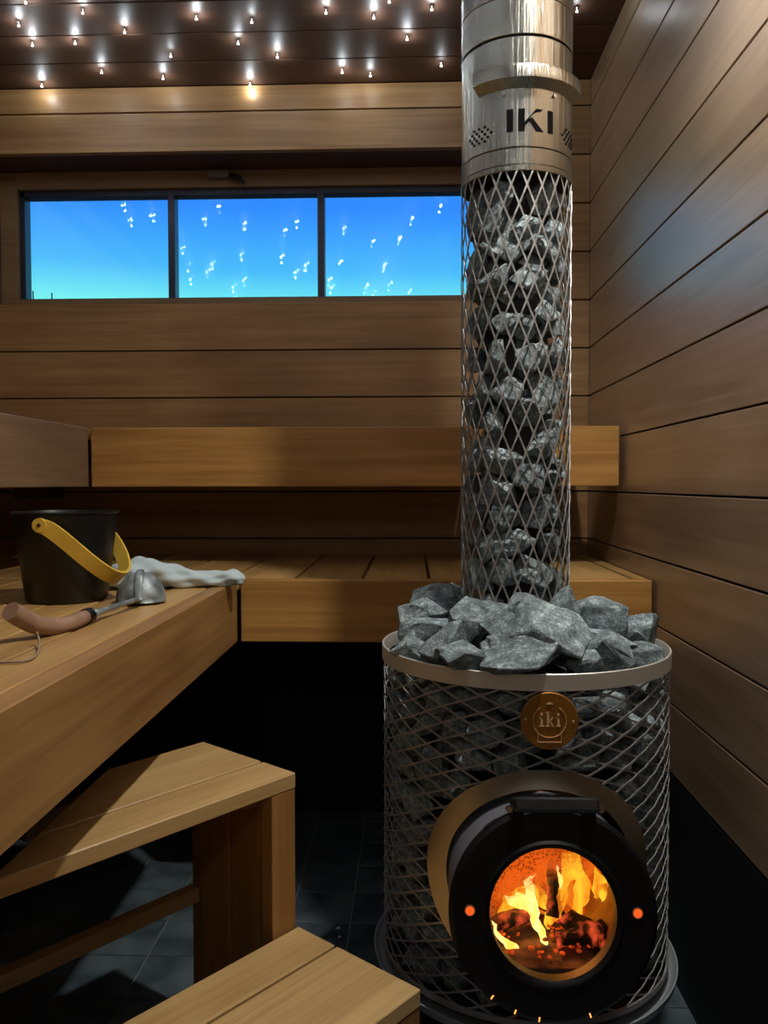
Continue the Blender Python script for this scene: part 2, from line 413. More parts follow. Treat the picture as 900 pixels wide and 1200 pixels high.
# lower back bench
lb = bench('sauna_bench', 'lower timber bench along the back wall under the upper back bench, behind the stove', (0, 1.955, 0))
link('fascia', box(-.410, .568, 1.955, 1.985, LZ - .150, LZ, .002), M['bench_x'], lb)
xs = [-.410, -.285, -.120, .0435, .207, .370, .533]
edges = [-1.425, -1.262, -1.10, -.937, -.774, -.61, -.448] + xs[1:] + [.570]
for a, c_ in zip(edges, edges[1:]):
    link('slat', box(a + .004, c_ - .004 if c_ < .56 else c_, 1.988, 2.69, LZ - .030, LZ - .001, .002), M['bench_y'], lb)
for y in (2.02, 2.60): link('bearer', box(-1.48, .56, y, y + .04, LZ - .10, LZ - .031), M['shade_wood'], lb)
for x in (-1.30, .50): link('leg', box(x, x + .045, 2.60, 2.645, .001, LZ - .102), M['shade_wood'], lb)
# lower left bench
ll = bench('sauna_bench', 'lower timber bench at the left carrying the black bucket and ladle', (-.415, 1.1, 0))
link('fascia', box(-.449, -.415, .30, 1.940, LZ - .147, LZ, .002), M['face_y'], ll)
x = -.454
while x > -1.44:
    link('slat', box(x - .0745, x, .30, 1.950, LZ - .030, LZ - .001, .002), M['bench_y'], ll); x -= .080
for y in (.42, 1.10, 1.80): link('bearer', box(-1.46, -.452, y, y + .045, LZ - .10, LZ - .031), M['shade_wood'], ll)
for y in (.36, 1.72): link('leg', box(-1.10, -1.055, y, y + .045, .001, LZ - .102), M['shade_wood'], ll)
# upper back bench
ub = bench('sauna_bench', 'upper timber bench along the back wall below the strip window', (0, 2.25, 0))
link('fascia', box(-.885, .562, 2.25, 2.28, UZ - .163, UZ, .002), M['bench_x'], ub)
for k in range(12):
    a = -1.44 + .163 * k
    link('slat', box(a + .003, min(a + .160, .562), 2.283, 2.69, UZ - .030, UZ - .001, .002), M['bench_y'], ub)
for y in (2.32, 2.63): link('bearer', box(-1.45, .55, y, y + .04, UZ - .10, UZ - .031), M['shade_wood'], ub)
for x in (-1.2,): link('bracket', box(x, x + .045, 2.45, 2.695, UZ - .20, UZ - .101), M['shade_wood'], ub)
# upper left bench
ul = bench('sauna_bench', 'upper timber bench at the left, only its grey brown front board in view', (-.9, 1.2, 0))
link('fascia', box(-.920, -.890, .30, 2.245, UZ - .163, UZ, .002), M['face_ul_lit'], ul)
x = -.924
while x > -1.44:
    link('slat', box(x - .0765, x, .30, 2.278, UZ - .030, UZ - .001, .002), M['bench_y'], ul); x -= .080
for y in (.42, 1.10, 1.80): link('bearer', box(-1.46, -.922, y, y + .045, UZ - .10, UZ - .031), M['shade_wood'], ul)

# ------------------------------------------------------------------ two steps set at an angle, cut along the bench
th = .684968; SU, CU_ = math.sin(th), math.cos(th)
RM = Matrix(((SU, CU_, 0, 0), (CU_, -SU, 0, 0), (0, 0, 1, 0), (0, 0, 0, 1)))     # (u, v, z) -> room
def uvbox(u0, u1, v0, v1, z0, z1, bev=.0015): return box(u0, u1, v0, v1, z0, z1, bev, RM)
def ucut(v, X=-.556): return (X - v * CU_) / SU
def step(z, boards, label, rail):
    vmin, vmax = boards[0][0], boards[-1][1]; um = 1.0
    c_ = RM @ Vector((.9, (vmin + vmax) / 2, 0))
    r = root('sauna_step', (c_.x, c_.y, 0), label, 'step')
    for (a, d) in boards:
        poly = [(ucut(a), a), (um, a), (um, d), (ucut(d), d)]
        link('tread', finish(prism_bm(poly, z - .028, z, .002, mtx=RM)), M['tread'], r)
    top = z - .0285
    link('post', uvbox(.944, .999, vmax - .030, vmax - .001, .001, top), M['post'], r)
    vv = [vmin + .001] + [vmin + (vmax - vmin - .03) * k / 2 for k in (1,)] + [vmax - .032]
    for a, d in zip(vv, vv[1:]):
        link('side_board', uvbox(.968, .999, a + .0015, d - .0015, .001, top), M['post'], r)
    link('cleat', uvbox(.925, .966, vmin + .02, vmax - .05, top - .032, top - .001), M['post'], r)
    if rail:
        link('rail', uvbox(.30, .966, vmin + .002, vmin + .030, rail - .028, rail), M['tread'], r)
        link('bearer', uvbox(.62, .92, vmin + .004, vmin + .030, top - .045, top - .001), M['shade_wood'], r)
        link('leg', uvbox(.30, .345, vmin + .034, vmin + .08, .001, rail - .002), M['shade_wood'], r)
    return r
step(.570, [(-1.360, -1.181), (-1.175, -1.086)], 'upper timber step with a mitred end tucked under the left bench', .292)
step(.290, [(-1.081, -.989), (-.983, -.798)], 'lowest timber step in front of the stove, boards running to the corner', None)

# ------------------------------------------------------------------ stones (shared shapes)
def rock(seed):
    rnd = random.Random(seed); b = bmesh.new()
    for k in range(rnd.randint(11, 16)):
        v = Vector((rnd.gauss(0, 1), rnd.gauss(0, 1), rnd.gauss(0, 1))).normalized()
        v = Vector((v.x * 1.0, v.y * .82, v.z * .72)) * rnd.uniform(.82, 1.08); b.verts.new(v)
    r = bmesh.ops.convex_hull(b, input=b.verts)
    junk = [g for g in r['geom_interior'] if isinstance(g, bmesh.types.BMVert)]
    bmesh.ops.delete(b, geom=junk, context='VERTS')
    bmesh.ops.dissolve_limit(b, angle_limit=math.radians(16), verts=b.verts, edges=b.edges)
    bmesh.ops.bevel(b, geom=list(b.edges), offset=.045, segments=2, affect='EDGES', profile=.6)
    bmesh.ops.triangulate(b, faces=b.faces)
    long_ = [ed for ed in b.edges if ed.calc_length() > .38]
    bmesh.ops.subdivide_edges(b, edges=long_, cuts=2, use_grid_fill=True)
    bmesh.ops.triangulate(b, faces=b.faces)
    b.normal_update()
    for v in b.verts:
        v.co += v.normal * (.06 * noise.noise(v.co * 2.4 + Vector((seed, 0, 0))) + .045 * noise.noise(v.co * 7 + Vector((0, seed, 0))))
    xs_ = [v.co for v in b.verts]
    mn = Vector([min(c[i] for c in xs_) for i in range(3)]); mx_ = Vector([max(c[i] for c in xs_) for i in range(3)])
    for v in b.verts:
        v.co = Vector([(v.co[i] - (mn[i] + mx_[i]) / 2) / (mx_[i] - mn[i]) for i in range(3)])     # unit box
    me = finish(b, 'stone'); me.materials.append(M['stone'])
    me.polygons.foreach_set('use_smooth', [True] * len(me.polygons))
    bb = bmesh.new(); bb.from_mesh(me)
    for ed in bb.edges:
        if len(ed.link_faces) == 2 and ed.calc_face_angle(0) > math.radians(24): ed.smooth = False
    bb.to_mesh(me); bb.free()
    return me
ROCKS = [rock(s) for s in range(3, 17)]
def stone(c, dims, rot, label, group, me=None):
    o = bpy.data.objects.new('sauna_stone', me or random.choice(ROCKS)); col.objects.link(o)
    o.location = c; o.scale = dims; o.rotation_euler = rot
    return tag(o, label, 'stone', group)
def zone_label(px_, lab, ang, z, hi=None):
    d = math.degrees(ang) + 90
    d = (d + 180) % 360 - 180
    side = 'at its left edge' if d < -48 else 'on its left side' if d < -16 else 'in its middle' if d < 16 else 'on its right side' if d < 48 else 'at its right edge'
    if px_ == 'drum':
        lev = 'just below the rim' if z > .715 else 'level with the badge' if z > .655 else 'above the door collar' if z > .58 else 'beside the upper door half' if z > .46 else 'beside the lower door half' if z > .34 else 'low near the tray'
        return 'grey stone behind the drum mesh %s, %s' % (side, lev)
    lev = 'just under the steel sleeve' if z > 1.52 else 'level with the window sill' if z > 1.38 else 'above the upper bench' if z > 1.22 else 'level with the upper bench' if z > 1.08 else 'between the two benches' if z > .93 else 'just above the heap'
    return 'dark grey stone behind the flue mesh %s, %s' % (side, lev)
def stone_in(cx, cy, Rm, ang, z, dims, rot, rin, label, group):
    """lay a stone against the inside of a round mesh of radius Rm"""
    me = random.choice(ROCKS)
    mt = Matrix.Rotation(rot[2], 4, 'Z') @ Matrix.Rotation(rot[1], 4, 'Y') @ Matrix.Rotation(rot[0], 4, 'X') @ Matrix.Diagonal((*dims, 1))
    pts = [mt @ v.co for v in me.vertices]
    d = Vector((math.cos(ang), math.sin(ang), 0)); r = Rm
    for _ in range(30):
        m_ = max(((d * r + p).xy).length for p in pts)
        if m_ <= Rm - .0035: break
        r -= max(.0008, (m_ - Rm + .0035) * .8)
    stone((cx + d.x * r, cy + d.y * r, z), dims, rot, zone_label('drum' if Rm > .15 else 'flue', label, ang, z), group, me)

# ------------------------------------------------------------------ the stove
SX, SY = .210, 1.551
RB = .262                       # radius of the mesh drum
ZR = .792                       # rim top
ZM0, ZM1 = .232, .768           # mesh drum
DX, DZ = .2066, .4605           # axis of the fire door
DY = 1.200
sv = root('sauna_stove', (SX, SY, 0), 'round wood burning stove with a mesh drum full of stones and a glass fire door', 'stove')

def lattice(name, cx, cy, R, z0, z1, ncol, h, wdt, thk, skip=None, parent=None, mat='wire', wob=0):
    """diamond expanded metal wrapped on a cylinder: two families of helical strands"""
    bm = bmesh.new(); dA = 2 * PI / ncol / 2; n = int(round((z1 - z0) / (h / 2))); dz = (z1 - z0) / n
    for s in (1, -1):
        for k in range(ncol):
            prev = None
            for i in range(n + 1):
                for sub in ((0, .5) if i < n else (0,)):
                    a = 2 * PI * k / ncol + s * dA * (i + sub); z = z0 + dz * (i + sub)
                    rr = R + (.0012 if (s > 0) else -.0012) * (1 if sub else .2)
                    if wob: z += wob * noise.noise(Vector((math.cos(a) * 2, math.sin(a) * 2, z * 6)))
                    er = Vector((math.cos(a), math.sin(a), 0)); et = Vector((-math.sin(a), math.cos(a), 0))
                    t = (et * (s * dA * R) + Vector((0, 0, dz))).normalized(); sd = er.cross(t).normalized()
                    p = Vector((cx, cy, 0)) + er * rr + Vector((0, 0, z))
                    w_ = wdt * (1.25 if sub == 0 else .9) / 2
                    if skip and skip(p): prev = None; continue
                    ring = [bm.verts.new(p + sd * w_ + er * thk / 2), bm.verts.new(p - sd * w_ + er * thk / 2), bm.verts.new(p - sd * w_ - er * thk / 2), bm.verts.new(p + sd * w_ - er * thk / 2)]
                    if prev:
                        for q in range(4): bm.faces.new((prev[q], prev[(q + 1) % 4], ring[(q + 1) % 4], ring[q]))
                    prev = ring
    me = bpy.data.meshes.new(name); bm.to_mesh(me); bm.free()
    return link(name, me, M[mat], parent)
def near_door(p): return p.y < SY and math.hypot(p.x - DX, p.z - DZ) < .150
lattice('mesh_drum', SX, SY, RB, ZM0, ZM1, 24, .0282, .0030, .0016, near_door, sv, wob=.006)

# rim band: a short hoop with thickness
link('rim_band', finish(lathe_bm([(.2655, -.027), (.2655, -.001), (.2645, 0), (.2625, 0), (.2618, -.001), (.2618, -.027)], 96, (SX, SY, ZR), close=True)), M['band'], sv, True)
shade_angle(sv.children[-1], 40)
lowhoop = link('lower_hoop', finish(lathe_bm([(.2655, 0), (.2655, .010), (.2615, .010), (.2615, 0)], 96, (SX, SY, ZM0 - .006), close=True)), M['wire'], sv); shade_angle(lowhoop)
# inner steel body with an opening for the fire tunnel
b = lathe_bm([(.178, h) for h in [.24 + .42 * i / 28 for i in range(29)]] , 72, (SX, SY, 0))
bad = [f for f in b.faces if (lambda c: c.y < SY and math.hypot(c.x - DX, c.z - DZ) < .152)(f.calc_center_median())]
bmesh.ops.delete(b, geom=bad, context='FACES')
core = link('firebox_body', finish(b), M['steel_dark'], sv, True)
link('firebox_lid', finish(lathe_bm([(.001, .66), (.178, .66), (.178, .655), (.001, .655)], 48, (SX, SY, 0))), M['steel_dark'], sv)
# tray and foot
tray = link('drip_tray', finish(lathe_bm([(.02, .0), (.265, 0), (.272, .003), (.279, .014), (.2815, .014), (.2795, .001), (.272, -.004), (.02, -.004)], 96, (SX, SY, .206), close=True)), M['tray'], sv, True); shade_angle(tray, 50)
link('foot', finish(lathe_bm([(.001, .001), (.20, .001), (.20, .02), (.185, .03), (.185, .201), (.001, .201)], 64, (SX, SY, 0))), M['steel_dark'], sv)
link('mesh_floor', finish(lathe_bm([(.001, .228), (.2600, .228), (.2600, .224), (.001, .224)], 64, (SX, SY, 0))), M['steel_dark'], sv)

# collar plate curved round the drum
def collar():
    b = bmesh.new(); n = 72; rows = []
    for r in (.150, .162, .174, .181):
        rows.append([(r, 2 * PI * k / n) for k in range(n)])
    def pt(r, a, R):
        x = r * math.cos(a); z = r * math.sin(a); s = min(.98, (x + DX - SX) / R); ph = math.asin(max(-.98, s))
        return Vector((SX + R * math.sin(ph), SY - R * math.cos(ph), DZ + z))
    V = {}
    for q, R in enumerate((.2685, .2668)):
        for i, row in enumerate(rows):
            for k, (r, a) in enumerate(row): V[q, i, k] = b.verts.new(pt(r, a, R))
    for k in range(n):
        j = (k + 1) % n
        for i in range(len(rows) - 1):
            b.faces.new((V[0, i, k], V[0, i + 1, k], V[0, i + 1, j], V[0, i, j])); b.faces.new((V[1, i, k], V[1, i, j], V[1, i + 1, j], V[1, i + 1, k]))
        for i in (0, len(rows) - 1): b.faces.new((V[0, i, k], V[0, i, j], V[1, i, j], V[1, i, k]))
    return finish(b)
cl = link('door_collar', collar(), M['collar'], sv); shade_angle(cl, 40)
# fire tunnel and neck
nk = link('neck', finish(lathe_bm([(.1475, .262), (.1475, .012), (.1435, .012), (.1435, .262)], 72, (DX, DY - .0, DZ), axis='y')), M['neck'], sv, True); shade_angle(nk)
brick_m = plain('firebrick', (.42, .22, .12), .9, nscale=30, nbump=.6, c2=(.22, .11, .06))
tn = link('fire_tunnel', finish(lathe_bm([(.128, .014), (.128, .42), (.002, .42), (.002, .424), (.132, .424), (.132, .014)], 48, (DX, DY, DZ), axis='y', close=True)), brick_m, sv, True); shade_angle(tn)
link('fire_floor', box(DX - .080, DX + .080, DY + .020, DY + .41, DZ - .114, DZ - .099, .002), plain('ash_bed', (.10, .06, .04), .95, nscale=50, nbump=.8, c2=(.04, .02, .012), ndist=.006), sv)

# door
door = link('fire_door', finish(lathe_bm([(.0925, .010), (.0925, -.012), (.096, -.016), (.100, -.017), (.104, -.014), (.146, -.014), (.1515, -.010), (.1525, -.004), (.1515, .006), (.146, .010)], 96, (DX, DY, DZ), axis='y', close=True)), M['black_metal'], sv, True); shade_angle(door, 35)
# sooty door glass
gm, nt, b = newmat('sooty_fire_glass'); L = nt.links.new; nt.nodes.remove(b)
tcg = N(nt, 'ShaderNodeTexCoord'); sg = N(nt, 'ShaderNodeSeparateXYZ'); L(tcg.outputs['Object'], sg.inputs[0])
vr = N(nt, 'ShaderNodeTexVoronoi'); vr.inputs['Scale'].default_value = 260; L(tcg.outputs['Object'], vr.inputs['Vector'])
nn = N(nt, 'ShaderNodeTexNoise'); nn.inputs['Scale'].default_value = 34; nn.inputs['Detail'].default_value = 4; L(tcg.outputs['Object'], nn.inputs['Vector'])
def math_(op, a, b_):
    m_ = N(nt, 'ShaderNodeMath', operation=op)
    for i, q in enumerate((a, b_)):
        if isinstance(q, (int, float)): m_.inputs[i].default_value = q
        else: L(q, m_.inputs[i])
    return m_.outputs[0]
gx = math_('MULTIPLY', math_('SUBTRACT', sg.outputs['X'], DX), -7.5)
gz = math_('MULTIPLY', math_('SUBTRACT', sg.outputs['Z'], DZ), 12.0)
cov = math_('ADD', math_('ADD', gx, gz), math_('MULTIPLY', math_('SUBTRACT', nn.outputs[0], .5), 1.6))
covr = N(nt, 'ShaderNodeMapRange'); covr.inputs[1].default_value = .38; covr.inputs[2].default_value = .95; L(cov, covr.inputs[0])
spk = N(nt, 'ShaderNodeMapRange'); spk.inputs[1].default_value = .30; spk.inputs[2].default_value = .55; L(vr.outputs['Distance'], spk.inputs[0])
fac = math_('MULTIPLY', covr.outputs[0], math_('ADD', math_('MULTIPLY', spk.outputs[0], .55), .40))
trn = N(nt, 'ShaderNodeBsdfTransparent'); dif = N(nt, 'ShaderNodeBsdfDiffuse'); dif.inputs[0].default_value = (.035, .02, .012, 1)
trl = N(nt, 'ShaderNodeBsdfTranslucent'); trl.inputs[0].default_value = (.35, .16, .06, 1)
ads = N(nt, 'ShaderNodeAddShader'); L(dif.outputs[0], ads.inputs[0]); L(trl.outputs[0], ads.inputs[1])
mxa = N(nt, 'ShaderNodeMixShader'); L(fac, mxa.inputs[0]); L(trn.outputs[0], mxa.inputs[1]); L(ads.outputs[0], mxa.inputs[2])
glo = N(nt, 'ShaderNodeBsdfGlossy'); glo.inputs['Roughness'].default_value = .03
frn = N(nt, 'ShaderNodeFresnel'); frn.inputs[0].default_value = 1.45
mxb = N(nt, 'ShaderNodeMixShader'); L(frn.outputs[0], mxb.inputs[0]); L(mxa.outputs[0], mxb.inputs[1]); L(glo.outputs[0], mxb.inputs[2])
L(mxb.outputs[0], nt.nodes['Material Output'].inputs[0])
b = lathe_bm([(.0001, 0), (.0928, 0)], 64, (DX, DY - .004, DZ), axis='y')
link('door_glass', finish(b), gm, door)
# air holes with the fire showing through, and slots in the lower rim
hole_m = emit('glow_behind_air_hole', (1, .12, .015), 1.0)
for s in (-1, 1):
    link('air_hole', finish(lathe_bm([(.0001, -.0148), (.0068, -.0148)], 20, (DX + s * .1215, DY, DZ + .004), axis='y')), hole_m, door)
    link('hole_ring', finish(lathe_bm([(.0066, -.0145), (.0066, -.0162), (.0080, -.0162), (.0080, -.0145)], 20, (DX + s * .1215, DY, DZ + .004), axis='y', close=True)), plain('hole_ring_steel', (.5, .22, .12), .4, .6) if s < 0 else bpy.data.materials['hole_ring_steel'], door)
slot_m = emit('glow_in_slot', (1, .30, .06), 2.2)
for a in (-128, -113, -99, -70):
    aa = math.radians(a); c0 = Vector((DX + .1465 * math.cos(aa), DY - .0145, DZ + .1465 * math.sin(aa)))
    b = tube_bm([c0 - Vector((math.cos(aa), 0, math.sin(aa))) * .003, c0 + Vector((math.cos(aa), 0, math.sin(aa))) * .003], .0011, 6)
    link('air_slot', finish(b), slot_m, door)
# handle: a tilted rectangular grip on two lugs
hp = atY(600, 952, 1.165); hq = atY(697, 952, 1.165)
hz = (hp.z + hq.z) / 2 - .010
gr = link('handle', box(DX - .060, DX + .062, -.011, .011, -.010, .011, .004, Matrix.Translation((0, 1.155, hz + .010)) @ Matrix.Rotation(math.radians(-18), 4, 'X')), plain('glossy_black_grip', (.008, .008, .008), .22, spec=.8), door)
for s in (-1, 1):
    link('handle_lug', box(DX + s * .052 - .008, DX + s * .052 + .008, 1.160, 1.200, hz - .022, hz + .012, .002), M['black_metal'], door)
    link('bolt', finish(lathe_bm([(.0001, -.004), (.0045, -.004), (.0052, 0), (.0001, 0)], 12, (DX + s * .066, 1.158, hz + .004), axis='y')), M['chrome'], door)
link('hinge_tab', box(-.012, .012, -.004, .004, -.004, .004, .001, Matrix.Translation((DX - .088, DY - .004, DZ + .122)) @ Matrix.Rotation(math.radians(-35), 4, 'Y')), M['black_metal'], door)

TL = Matrix.Translation((0, DY, DZ)) @ Matrix.Rotation(math.radians(-8), 4, 'X') @ Matrix.Translation((0, -DY, -DZ))
for o_ in [door, nk] + list(door.children): o_.data.transform(TL)

# badge
badge_m = plain('orange_brown_badge', (.36, .155, .022), .42, .45, nscale=40, nbump=.08)
mark_m = plain('badge_marks', (.95, .66, .36), .38, .2)
BZ = atY(644, 845, 1.281); BYY = SY - math.sqrt(.266 ** 2 - (BZ.x - SX) ** 2) - .0025
badge = link('badge', finish(lathe_bm([(.0001, -.0022), (.0440, -.0022), (.0452, -.0012), (.0452, .0015), (.0001, .0015)], 64, (BZ.x, BYY, BZ.z), axis='y')), badge_m, sv); shade_angle(badge)
def poly_plate(polys, fmap, thick_vec, mat, name, parent, cutx=0):
    bms = bmesh.new()
    for poly in polys:
        lo = [fmap(x, y) for x, y in poly]
        a = [bms.verts.new(p) for p in lo]; c_ = [bms.verts.new(p + thick_vec(p)) for p in lo]
        bms.faces.new(a); bms.faces.new(c_[::-1])
        for i in range(len(poly)):
            j = (i + 1) % len(poly); bms.faces.new((a[i], a[j], c_[j], c_[i]))
    return link(name, finish(bms), mat, parent)
def rect(x0, x1, y0, y1): return [(x0, y0), (x1, y0), (x1, y1), (x0, y1)]
def disc(x, y, r, n=12): return [(x + r * math.cos(2 * PI * k / n), y + r * math.sin(2 * PI * k / n)) for k in range(n)]
bf = lambda x, y: Vector((BZ.x + x, BYY - .0021, BZ.z + y))
bt = lambda p: Vector((0, -.0011, 0))
LH = .016
def glyph_i(x): return [rect(x - .0016, x + .0016, -.007, .006), disc(x, .0105, .0022), rect(x - .0034, x + .0016, .0045, .006), rect(x - .0034, x + .0034, -.0085, -.007)]
gl_ = glyph_i(-.0125) + glyph_i(.0135)
kx = -.0028
gl_ += [rect(kx - .0016, kx + .0016, -.007, .0145), rect(kx - .0036, kx + .0032, -.0085, -.007), rect(kx - .0034, kx, .013, .0145),
        [(kx + .0012, -.0005), (kx + .0066, .0058), (kx + .0088, .0058), (kx + .0030, -.0010)],
        [(kx + .0022, .0008), (kx + .0066, -.0085), (kx + .0094, -.0085), (kx + .0042, .0024)]]
poly_plate(gl_, bf, bt, mark_m, 'lettering', badge)
def ring_seg(r, a0, a1, w, n=28):
    out = []
    for k in range(n):
        a = a0 + (a1 - a0) * k / n; c_ = a0 + (a1 - a0) * (k + 1) / n
        out.append([(r * math.cos(a), r * math.sin(a)), ((r + w) * math.cos(a), (r + w) * math.sin(a)), ((r + w) * math.cos(c_), (r + w) * math.sin(c_)), (r * math.cos(c_), r * math.sin(c_))])
    return out
em = ring_seg(.0255, math.radians(-235), math.radians(55), .0008) + [rect(-.0185, .0185, -.0335, -.0327), rect(-.0185, -.0177, -.0335, -.020), rect(.0177, .0185, -.0335, -.020), rect(-.005, .005, .0265, .0275), rect(-.0025, .0025, .0275, .0290)]
poly_plate(em, bf, bt, mark_m, 'emblem_outline', badge)
for s in (-1, 1): link('rivet', finish(lathe_bm([(.0001, -.0034), (.0018, -.003), (.0024, -.002), (.0001, -.002)], 12, (BZ.x + s * .037, BYY, BZ.z + (.003 if s < 0 else -.001)), axis='y')), M['rivet'], badge)

# ------------------------------------------------------------------ flue with its mesh jacket full of stones
PX, PY, RP = .194, 1.551, .1005
fl = root('flue_pipe', (PX, PY, .665), 'tall steel flue with a diamond mesh jacket full of stones and a lettered sleeve', 'chimney')
ZS0 = 1.632
lattice('mesh_jacket', PX, PY, RP - .0008, .78, ZS0 + .01, 23, .0655, .0028, .0016, None, fl)
link('inner_pipe', finish(lathe_bm([(.058, .664), (.058, ZS0)], 32, (PX, PY, 0))), M['steel_dark'], fl, True)
def sleeve(name, z0, z1, r, mat='pipe', lip=.001):
    o = link(name, finish(lathe_bm([(r - .002, z0), (r - lip, z0), (r, z0 + lip), (r, z1 - lip), (r - lip, z1), (r - .002, z1)], 96, (PX, PY, 0))), M[mat], fl); return shade_angle(o, 40)
sleeve('lower_ring', ZS0, 1.6425, RP + .0014)
sleeve('sleeve', 1.6435, 1.6715, RP + .0002)
sleeve('sleeve', 1.6727, 1.8610, RP + .0002)
sleeve('sleeve', 1.8645, 1.9290, RP + .0008)
sleeve('sleeve', 1.9302, ZC + .01, RP + .0008)
link('sleeve_core', finish(lathe_bm([(RP - .0028, ZS0 + .002), (RP - .0028, ZC + .01)], 64, (PX, PY, 0))), M['black_metal'], fl, True)
link('sleeve_stop', finish(lathe_bm([(.052, ZS0 + .001), (RP - .001, ZS0 + .001)], 48, (PX, PY, 0))), M['steel_dark'], fl)
AF = math.radians(-90 + 6.5)                           # direction the lettering faces
# hood: a flared band over the lettering
hood_prof = [(RP + .0005, 1.772), (RP + .0170, 1.7845), (RP + .0170, 1.804), (RP + .0160, 1.8065), (RP + .0008, 1.812), (RP + .0005, 1.808), (RP + .0150, 1.803), (RP + .0150, 1.7865), (RP + .0005, 1.7745)]
hd = link('hood', finish(lathe_bm(hood_prof, 48, (PX, PY, 0), AF - math.radians(54), AF + math.radians(66), close=True)), M['pipe'], fl); shade_angle(hd, 30)
for a in (-26, 26):
    ca = Vector((math.cos(AF + math.radians(a)), math.sin(AF + math.radians(a)), 0)); p = Vector((PX, PY, 1.764)) + ca * RP
    link('bolt', finish(tube_bm([p - ca * .001, p + ca * .004], .0032, 10)), M['chrome'], fl)
    p.z += .010
def onpipe(x, y, R=RP): 
    a = AF + x / R; return Vector((PX + R * math.cos(a), PY + R * math.sin(a), y))
def pthick(p):
    d = Vector((p.x - PX, p.y - PY, 0)).normalized(); return d * .0008
ink = plain('cut_out_black', (.003, .003, .003), .9, spec=.05)
zl0, zl1 = 1.6985, 1.737
zm = (zl0 + zl1) / 2
def fine(poly, n=4):
    out = []
    for i in range(len(poly)):
        a = poly[i]; c_ = poly[(i + 1) % len(poly)]
        out += [(a[0] + (c_[0] - a[0]) * k / n, a[1] + (c_[1] - a[1]) * k / n) for k in range(n)]
    return out
letters = {'letter_i': [[rect(-.0405, -.0295, zl0, zl1)], [rect(.0330, .0435, zl0, zl1)]],
           'letter_k': [[rect(-.0205, -.0095, zl0, zl1), [(-.0095, zm - .003), (.0105, zl1), (.0235, zl1), (-.0095, zm - .010)][::-1], [(-.0045, zm + .001), (.0030, zm + .005), (.0245, zl0), (.0110, zl0)]]]}
for nm, ls in letters.items():
    for l in ls: poly_plate(l, lambda x, y: onpipe(x, y, RP + .0003), pthick, ink, nm, fl)
for side in (-1, 1):
    polys = []
    for r_, cnt in ((-2, 3), (-1, 4), (0, 5), (1, 4), (2, 3)):
        for c_ in range(cnt):
            polys.append(disc(side * .094 + (c_ - (cnt - 1) / 2) * .0125, 1.7040 + r_ * .0062, .0023, 8))
    tag(poly_plate(polys, lambda x, y: onpipe(x, y, RP + .0003), pthick, ink, 'air_holes', fl), kind='stuff')

# ------------------------------------------------------------------ stones behind the meshes
g1 = 'stones inside the mesh drum of the stove'; l1 = 'rough grey stone seen through the diamond mesh of the stove drum'
z = .262; row = 0
while z < .765:
    stepa = math.radians(15.6); a = math.radians(-205) + (row % 2) * stepa / 2
    while a < math.radians(28):
        aa = a + random.uniform(-.05, .05); zz = z + random.uniform(-.010, .010)
        w = random.uniform(.058, .084)
        x = SX + .23 * math.cos(aa); y = SY + .23 * math.sin(aa)
        if not (y < SY and math.hypot(x - DX, zz - DZ) < .178):
            stone_in(SX, SY, RB - .002, aa, zz, (w, random.uniform(.05, .062), random.uniform(.046, .064)), (random.uniform(-.5, .5), random.uniform(-.7, .7), aa + PI / 2 + random.uniform(-.4, .4)), 0, l1, g1)
        a += stepa
    z += .053; row += 1
g2 = 'stones inside the mesh jacket of the flue'; l2 = 'rough dark grey stone seen through the mesh jacket of the flue'
z = .80; row = 0
while z < 1.64:
    stepa = math.radians(53); a = math.radians(-215) + (row % 2) * stepa / 2 + random.uniform(-.15, .15)
    while a < math.radians(38):
        aa = a + random.uniform(-.10, .10)
        stone_in(PX, PY, RP - .003, aa, min(z + random.uniform(-.020, .020), 1.598), (random.uniform(.056, .080), random.uniform(.036, .046), random.uniform(.048, .068)), (random.uniform(-.4, .4), random.uniform(-.8, .8), aa + PI / 2 + random.uniform(-.3, .3)), 0, l2, g2)
        a += stepa
    z += .058; row += 1

for k in range(40):                                    # second layer filling the gaps
    aa = math.radians(-90 + random.uniform(-100, 100))
    stone_in(PX, PY, RP - .026, aa, random.uniform(.80, 1.60), (random.uniform(.045, .065), .034, random.uniform(.04, .06)), (random.uniform(-.5, .5), random.uniform(-.9, .9), aa + PI / 2), 0, l2, g2)
for k in range(90):
    aa = math.radians(-90 + random.uniform(-105, 105)); zz = random.uniform(.27, .75)
    x = SX + .2 * math.cos(aa); y = SY + .2 * math.sin(aa)
    if y < SY and math.hypot(x - DX, zz - DZ) < .19: continue
    stone_in(SX, SY, RB - .030, aa, zz, (random.uniform(.055, .075), .045, random.uniform(.045, .062)), (random.uniform(-.5, .5), random.uniform(-.9, .9), aa + PI / 2), 0, l1, g1)

